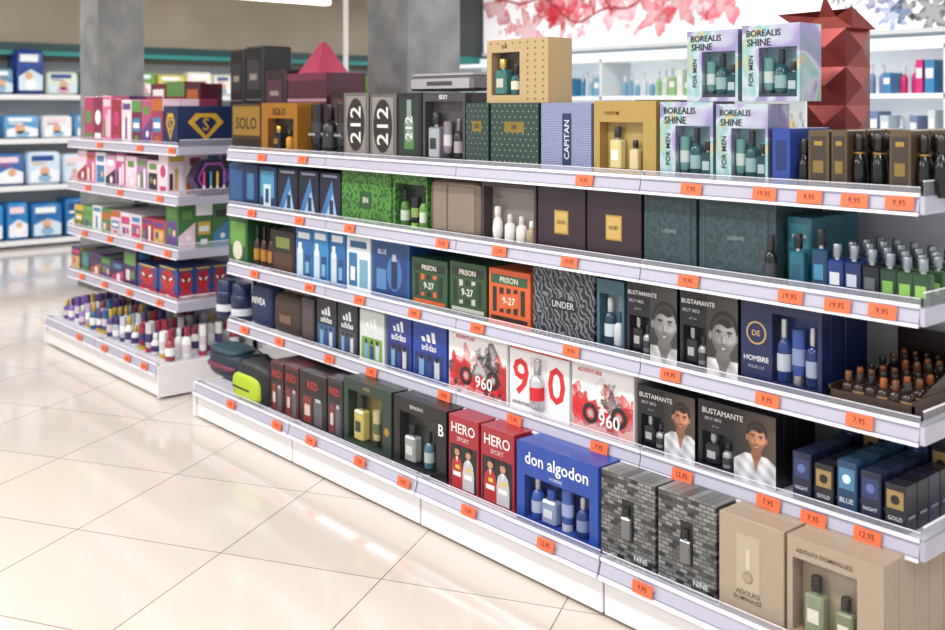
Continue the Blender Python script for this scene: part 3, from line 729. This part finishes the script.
b = gift('graphic_print_gift_box',3,532,594,265,.12); b.body(pat('camo','wave',16,'#14161a','#6c7078',.55,.66,.4,0,(.3,.5,.2)),2); b.rect(.3,.42,.72,.58,'#101216'); b.text('UNDER',.51,.5,.36,.1,'#b8bcc0'); b.done()
b = gift('teal_gift_box',3,596,624,278,.1); w=(.1,.08,.92,.8); b.winbox('#345866',w,'#a0b0b8'); b.inwin(w,[(.3,.45,.9,M('#203c50',.15),M('#c0c4c8'),'rd','#c8d8e0'),(.72,.42,.65,M('#c8ced2'),M('#2c4c60'),'rd',None)]); b.done()

def portraitbox(lv,a,c,yt,bw,side):
    b = gift('portrait_gift_box',lv,a,c,yt,.1); w=(.06,.08,.46,.56)
    b.winbox('#121216',w,'#2c2c32',.04)
    b.inwin(w,[(.27,.46,.92,M('#1c1c22',.12),M('#a8a8ac',.2,.8),'sq','#b0b0b4'),(.74,.42,.74,M('#a8a8ae',.2,.5),M('#202024'),'rd','#38383c')],.04)
    hw = b.H*(.21 if bw else .165)
    pw = .52*b.W
    b.paint(.48,.0,1,.99,portrait_fn(pw*.55,b.H*(.5 if bw else .64),hw,bw,side),60,100,1)
    b.text('BUSTAMANTE',.34,.87,.58,.08,'#e0e0e2',8); b.text('MUY MIO',.22,.76,.3,.05,'#a0a0a4',8); b.text('gift set',.25,.66,.2,.04,'#808084',8)
    b.box(0,b.D+.003,0,b.W,b.D*2+.003,b.H,'#141418',.0015)
    b.done()
portraitbox(3,626,677,281,True,0); portraitbox(3,679,738,289,True,1)
b = gift('navy_gift_box',3,740,822,298,.12); w=(.4,.1,.95,.88); b.winbox('#15204a',w,'#1a2f70'); b.inwin(w,[(.18,.3,.92,M('#1c3878',.12),M('#c0c4cc',.2,.8),'rd','#b8c0cc'),(.5,.28,.8,M('#284a94',.2),M('#a8acb4',.2,.8),'tube','#8090b8'),(.82,.3,.86,M('#162c68',.15),M('#c0c4cc',.2,.8),'rd','#98a4bc')])
b.ell(.2,.62,.13,'#b09458',1); b.ell(.2,.62,.11,'#15204a',2); b.text('DE',.2,.62,.1,.1,'#b09458',3); b.text('HOMBRE',.2,.32,.32,.07,'#d0d4dc'); b.text('POUR LUI',.2,.22,.2,.04,'#98a0b0'); b.box(0,.123,0,b.W,.24,b.H,'#15204a',.0015); b.done()
z3 = .7500
b = B('tester_tray',(PX(828,2.53),2.53,z3)); W = -1.25-PX(828,2.53)
b.box(0,0,0,W,.38,.008,'#2e2019'); b.box(0,0,0,W,.006,.045,'#33241c'); b.box(0,0,0,.006,.38,.055,'#3a281e'); b.box(W-.006,0,0,W,.38,.055,'#3a281e'); b.box(0,.374,0,W,.38,.16,'#2c1e19')
b.add([(W-.004,0,.045),(W-.004,.37,.045),(W-.004,.37,.15)],[(0,1,2)],M('#3a2a20'))
for r in range(6):
    for i in range(6):
        X = .035+i*(W-.07)/5
        b.bottle(X,.04+r*.06,.008,.036,.082+.012*(r > 2),M('#2a1c18',.2),M(['#6c4428','#94502a','#1c1614','#2c2420'][(i*3+r) % 4],.3),'rd','#a88460' if i % 2 else '#3a2a24')
b.done()

# ------------------------------------------------------------ level 2
b = B('skincare_tins',(0,2.52,.4675))
for i,x in enumerate((222,237)):
    X = PX(x,2.56)+.03; b.lathe(X,.05,0,[(.05,0),(.055,.004),(.055,.1),(.057,.102),(.057,.125),(.05,.13)],M('#1a2850',.25),20); b.lathe(X,.05,.13,[(.047,0),(.049,.05),(.043,.055)],M('#1a2850',.25),20)
    b.lathe(X,.05,.03,[(.0555,0),(.0555,.035)],M('#c8ccd4'),20)
b.done()
b = gift('toiletry_bag',2,249,269,282,.12); b.blob(0,0,0,b.W,.14,b.H,M('#1c2850',.5),.35); b.frame(0,-.002,0,b.W,.12,b.H); b.text('NIVEA',.5,.62,.8,.16,'#e4e6ea'); b.box(.01,.06,b.H-.004,b.W-.01,.075,b.H+.003,'#c0c4cc'); b.done()
b = gift('toiletry_bag',2,271,300,291,.12); b.blob(0,0,0,b.W*.97,.14,b.H,M('#3c2c26',.55),.35); b.box(.02,.06,b.H-.004,b.W-.02,.072,b.H+.003,'#b09468'); b.rect(.3,.3,.7,.5,'#6c5040',3); b.done()
b = gift('dark_gift_box',2,301,314,297,.1); b.body('#2c2830',3); b.rect(.1,.1,.9,.9,'#4a3c44'); b.done()
def sport(a,c,yt,c1,c2):
    b = gift('sports_gift_box',2,a,c,yt,.1); b.body(c1,3)
    for i in range(3): b.poly([(.3+i*.15,.68),(.4+i*.15,.68),(.36+i*.15,.76+i*.05),(.26+i*.15,.76+i*.05)],'#e4e6ea')
    b.text('adidas',.5,.59,.74,.12,'#e4e6ea'); b.rect(.08,.06,.92,.48,c2)
    for i,cc in enumerate(('#6c98b8','#203c78','#b8bec4')): b.rect(.2+i*.23,.08,.35+i*.23,.38-.05*(i == 1),cc,2); b.rect(.23+i*.23,.36,.32+i*.23,.44,'#16181c',3)
    b.done()
sport(316,336,297,'#1c2028','#2c5888'); sport(337,357,302,'#20242c','#3c4450'); sport(359,384,308,'#c8ceca','#6c9444'); sport(386,411,310,'#1c3480','#122458'); sport(412,446,320,'#1e3c90','#142c68')
def box960(a,c,yt,k):
    b = gift('white_red_gift_box',2,a,c,yt,.11); b.body('#e8e6e6',2)
    if k == 1:
        b.text('9',.2,.52,.28,.56,'#cc242c'); b.text('0',.8,.52,.28,.56,'#cc242c'); b.rect(.36,.12,.64,.86,'#d4d2d4',1); b.bottle(b.W*.5,-.002,.03,.06,b.H*.72,M('#c6c8cc',.15,.5),M('#b8b8bc',.2,.8),'rd','#cc242c'); b.rect(0,.93,1,1,'#cc242c'); b.text('ADVENTURE',.2,.12,.3,.05,'#38363a')
    else:
        f = splat_fn(40+k, 34, (0,b.W), (.05,b.H*.45), (.02,.06), ['#c41c22','#8c1418','#1c1618','#c41c22','#c41c22','#d0302c'], '#e8e6e6', 1., (2,5))
        g = splat_fn(70+k, 10, (b.W*.4,b.W*.75), (b.H*.38,b.H*.68), (.015,.04), ['#18161a','#2c282c','#c8c4c0','#a01c20'], '#ffffff', 1., (2,4))
        def fn(x, y):
            c = f(x, y)
            if y < b.H*(.42+.06*math.sin(x*40)) : c = mixc(c, lin('#b81c22')[:3], .55 if c[1] > .3 else 0)
            q = g(x, y)
            if q[1] < .98: c = q
            for wx, wy in ((.3,.26),(.76,.3)):
                d = math.hypot(x-b.W*wx, y-b.H*wy)/b.H
                c = mixc(c, (.012,.01,.012), ss(.16,.14,d)*ss(.07,.09,d)); c = mixc(c, (.4,.38,.36), ss(.06,.04,d))
            return c
        b.paint(.01,.02,.99,.97,fn,70,70,1)
        b.text('960',.62,.24,.5,.2,'#f0eeee',4); b.text('ADVENTURE',.3,.88,.4,.06,'#cc242c',3)
    b.done()
box960(448,507,326,0); box960(509,569,342,1); box960(571,634,358,2)
portraitbox(2,637,695,384,False,0); portraitbox(2,697,776,398,False,2)
b = B('perfume_boxes',(0,2.53,.4675))
X = PX(792,2.53); i = 0
while X+.06 < -1.23:
    for r in range(6):
        w = .055; c = [['#18203a','#242c54','#1c2840'],['#1c1c24','#14141c','#222840'],['#1a3c5c','#20486c','#1c3048']][i % 3][r % 3]
        h = [.135,.12,.145][i % 3]+(.05 if r > 3 else 0)
        b.frame(X,.0+r*.062,0,w,.058,h); b.body(c,1)
        b.rect(.1,.5,.9,.88,['#2c3864','#947c4c','#46789c'][i % 3]); b.text(['NIGHT','GOLD','BLUE'][i % 3],.5,.3,.7,.12,'#c8ccd8'); b.rect(.15,.15,.85,.85,['#24304c','#20202c','#2a5270'][i % 3],1,'T'); b.rect(.2,.3,.8,.36,'#8890a8',2,'R')
        b.ell(.5,.69,.22,['#58689c','#1c1a1c','#c8dce8'][i % 3],2)
    X += .066; i += 1
b.done()

# ------------------------------------------------------------ base level
b = gift('toiletry_bag',1,204,234,342,.16,.14); b.blob(0,0,0,b.W,.2,b.H*.9,M('#1c2a38',.5),.5); b.blob(.01,-.01,b.H*.3,b.W-.02,.1,b.H*.5,M('#6c2c40',.5),.5); b.blob(.02,.0,b.H*.78,b.W-.03,.16,b.H*.98,M('#2c4c58',.5),.5); b.done()
b = gift('sports_toiletry_bag',1,232,264,357,.16,.03); b.blob(0,0,0,b.W,.17,b.H,M('#1a1b1e',.5),.5,28,16); b.blob(.0,-.016,.008,b.W*.86,.05,b.H*.7,M('#a8bc24',.5),.55,28,16); b.box(.03,-.018,b.H*.34,b.W*.62,-.014,b.H*.38,'#16181a')
for i in range(9):
    a = math.pi*i/9; a2 = math.pi*(i+1)/9
    b.box(b.W/2+.05*math.cos(a)-.006,.08,b.H+.03*math.sin(a)-.012,b.W/2+.05*math.cos(a2)+.006,.095,b.H+.03*math.sin(a2)-.002,'#16181a')
b.done()
for (a,c,yt,c1) in ((270,283,360,'#441c20'),(284,298,364,'#502024'),(299,326,369,'#241c1c'),(327,342,376,'#34303a')):
    b = gift('dark_gift_box',1,a,c,yt,.1,.06); b.body(c1,3); b.rect(.08,.6,.92,.92,'#1a1416'); b.text('RED',.5,.77,.7,.14,'#b83030'); b.rect(.15,.08,.45,.55,'#7c2c28'); b.rect(.2,.2,.4,.4,'#c8b8b0',2); b.rect(.55,.08,.85,.5,'#58585c'); b.rect(.6,.5,.8,.56,'#b0b0b4',2); b.done()
b = gift('green_gift_box',1,343,391,374,.11,.06); w=(.1,.1,.82,.84); b.winbox('#24362c',w,M('#847848',.4,.3)); b.inwin(w,[(.28,.36,.88,M('#c8b868',.1),M('#20281c'),'sq','#2c4034'),(.72,.3,.7,M('#c0b484',.15),M('#20281c'),'tube','#5c6440')]); b.ell(.91,.4,.05,G); b.text('MASS',.5,.92,.4,.05,'#a89858'); b.done()
b = gift('black_gift_box',1,393,446,389,.11,.06); w=(.12,.1,.82,.8); b.winbox('#18181a',w,'#3c3a36'); b.inwin(w,[(.25,.36,.74,M('#98a09c',.1),M('#1c1c1e'),'sq','#d8d8d0'),(.7,.36,.72,M('#4c7484',.12),M('#1c1c1e'),'rd','#b0c0c0')]); b.text('B',.91,.72,.1,.16,'#e8e8e8'); b.text('BENIGNO',.45,.9,.4,.05,'#c8c8c8'); b.done()
for (a,c,yt) in ((448,478,408),(480,514,416)):
    b = gift('red_gift_box',1,a,c,yt,.1,.06); b.body('#982430',3); b.rect(.05,.04,.95,.62,'#1c1a1e'); b.text('HERO',.5,.84,.8,.14,'#e4e0de'); b.text('SPORT',.5,.7,.5,.06,'#d4b4b0')
    for q in (.3,.68):
        b.poly([(q-.19,.05),(q-.19,.28),(q-.15,.4),(q-.06,.46),(q+.06,.46),(q+.15,.4),(q+.19,.28),(q+.19,.05)],'#a82c2c' if q < .5 else '#b8b8bc',2); b.ell(q,.52,.085,'#b88468',3); b.poly([(q-.09,.53),(q-.08,.58),(q-.03,.615),(q+.04,.615),(q+.09,.58),(q+.09,.53),(q+.05,.56),(q-.05,.56)],'#2a1c14',4); b.rect(q-.13,.2,q+.13,.26,'#e4e4e4',3); b.rect(q-.05,.3,q+.09,.35,'#d8b830',3); b.poly([(q-.03,.46),(q+.03,.46),(q,.38)],'#f0f0f0',3)
    b.done()
b = gift('blue_gift_box',1,516,598,431,.14,.04); w=(.1,.08,.9,.6); b.winbox('#204498',w,'#16286a',.05); b.inwin(w,[(.14,.2,.98,M('#2c50a0',.15),M('#b8bcc8',.2,.7),'rd','#a8b4cc'),(.36,.22,.8,M('#8898bc',.1),M('#24489c'),'sq','#d0d4dc'),(.6,.2,.95,M('#3858a0',.2),M('#b8bccc'),'tube','#98a8d0'),(.84,.2,.9,M('#1c3878',.2),M('#b8bcc8',.2,.7),'rd','#7c8cb0')],.05)
b.text('don algodon',.5,.8,.88,.2,'#e4e8f0'); b.text('HOMBRE',.5,.66,.3,.04,'#b8c4e0'); b.box(0,.143,0,b.W,.34,b.H,'#204498',.0015); b.done()
bk = pat('greybrick','brick',19,'#141516','#8c8c8a',.03,.5,.35,0,(math.radians(90),0,0),0,'#3c3d3e')
for (a,c,yt) in ((600,655,468),(657,716,484)):
    b = gift('geometric_print_gift_box',1,a,c,yt,.12,.05); b.body(bk,3); b.rect(.4,.28,.62,.74,'#1a1a1c'); b.bottle(b.W*.51,-.003,b.H*.3,.035,b.H*.36,M('#7c7e82',.15,.6),M('#1a1a1c'),'sq'); b.text('NINE',.75,.12,.3,.06,'#e0e0e0'); b.done()
tan = M('#a4927e',.45)
b = gift('beige_gift_box',1,718,784,499,.075,.04); b.body(tan,4); b.rect(.28,.18,.64,.84,M('#b0a08c',.4)); b.ell(.46,.42,.08,'#8c7c68',2); b.rect(.43,.5,.49,.7,'#c8bca8',2); b.ell(.46,.42,.06,'#a4927e',3); b.text('ADOLFO',.46,.26,.6,.05,'#5a4838',3); b.text('DOMINGUEZ',.46,.2,.6,.04,'#5a4838',3); b.done()
b = gift('beige_gift_box',1,786,884,516,.075,.04); w=(.06,.1,.74,.8); b.winbox(tan,w,'#b4a490',.05); b.inwin(w,[(.3,.3,.78,M('#8c9478',.1),M('#2c2c24'),'sq','#e0ded0'),(.76,.28,.64,M('#7c8464',.12),M('#2c2c24'),'sq','#e0ded0')],.05)
for k in range(1,5): b.box(0,k*.078,0,b.W,k*.078+.075,b.H,tan,.0015)
b.text('ADOLFO DOMINGUEZ',.4,.88,.6,.05,'#5a4838'); b.done()

# ------------------------------------------------------------ light fixtures
for (x,y) in [(-7.2,.9),(-4.6,.9),(-2.2,.9),(.4,.9),(-7.2,-1.4),(-3.4,-1.4),(-.2,-1.6),(-9.8,2.6),(-9.8,5.6),(-6.6,5.0),(-3.6,4.9),(-.8,4.9),(-10.2,9.0)]:
    b = B('ceiling_light_panel',(x,y,2.97)); b.box(-.65,-.2,.02,.65,.2,.07,M('#f0f0f0')); b.box(-.6,-.16,.012,.6,.16,.02,M('#fffdf8',.5,0,2.)); b.done()
    l = bpy.data.lights.new('lamp','AREA'); l.shape='RECTANGLE'; l.size=1.2; l.size_y=.32; l.energy=49; l.color=(1,.99,.985)
    o = bpy.data.objects.new('ceiling_lamp',l); o.location=(x,y,2.955); col.objects.link(o)
b = B('linear_pendant_lamp',(-10.9,6.45,2.78)); b.box(-.05,-.65,0,.05,.65,.05,M('#fff8ea',.5,0,5.)); b.box(-.06,-.67,.05,.06,.67,.09,M('#d8d4cc'))
for yy in (-.5,.5): b.box(-.006,yy-.006,.09,.006,yy+.006,.27,M('#888888'))
b.done()

w = bpy.data.worlds.new('world'); sc.world = w; w.use_nodes = True
w.node_tree.nodes['Background'].inputs[0].default_value = (.97,.985,1,1); w.node_tree.nodes['Background'].inputs[1].default_value = 1.1
sc.view_settings.view_transform = 'Standard'

cam = bpy.data.cameras.new('camera'); co = bpy.data.objects.new('camera',cam); col.objects.link(co)
co.location = (0,0,H_EYE); co.rotation_euler = (math.radians(90),0,math.atan2(CA,SA))
cam.lens = 40; cam.sensor_width = 36; cam.shift_y = -.2212
cam.dof.use_dof = True; cam.dof.focus_distance = 3.4; cam.dof.aperture_fstop = 2.6
sc.camera = co
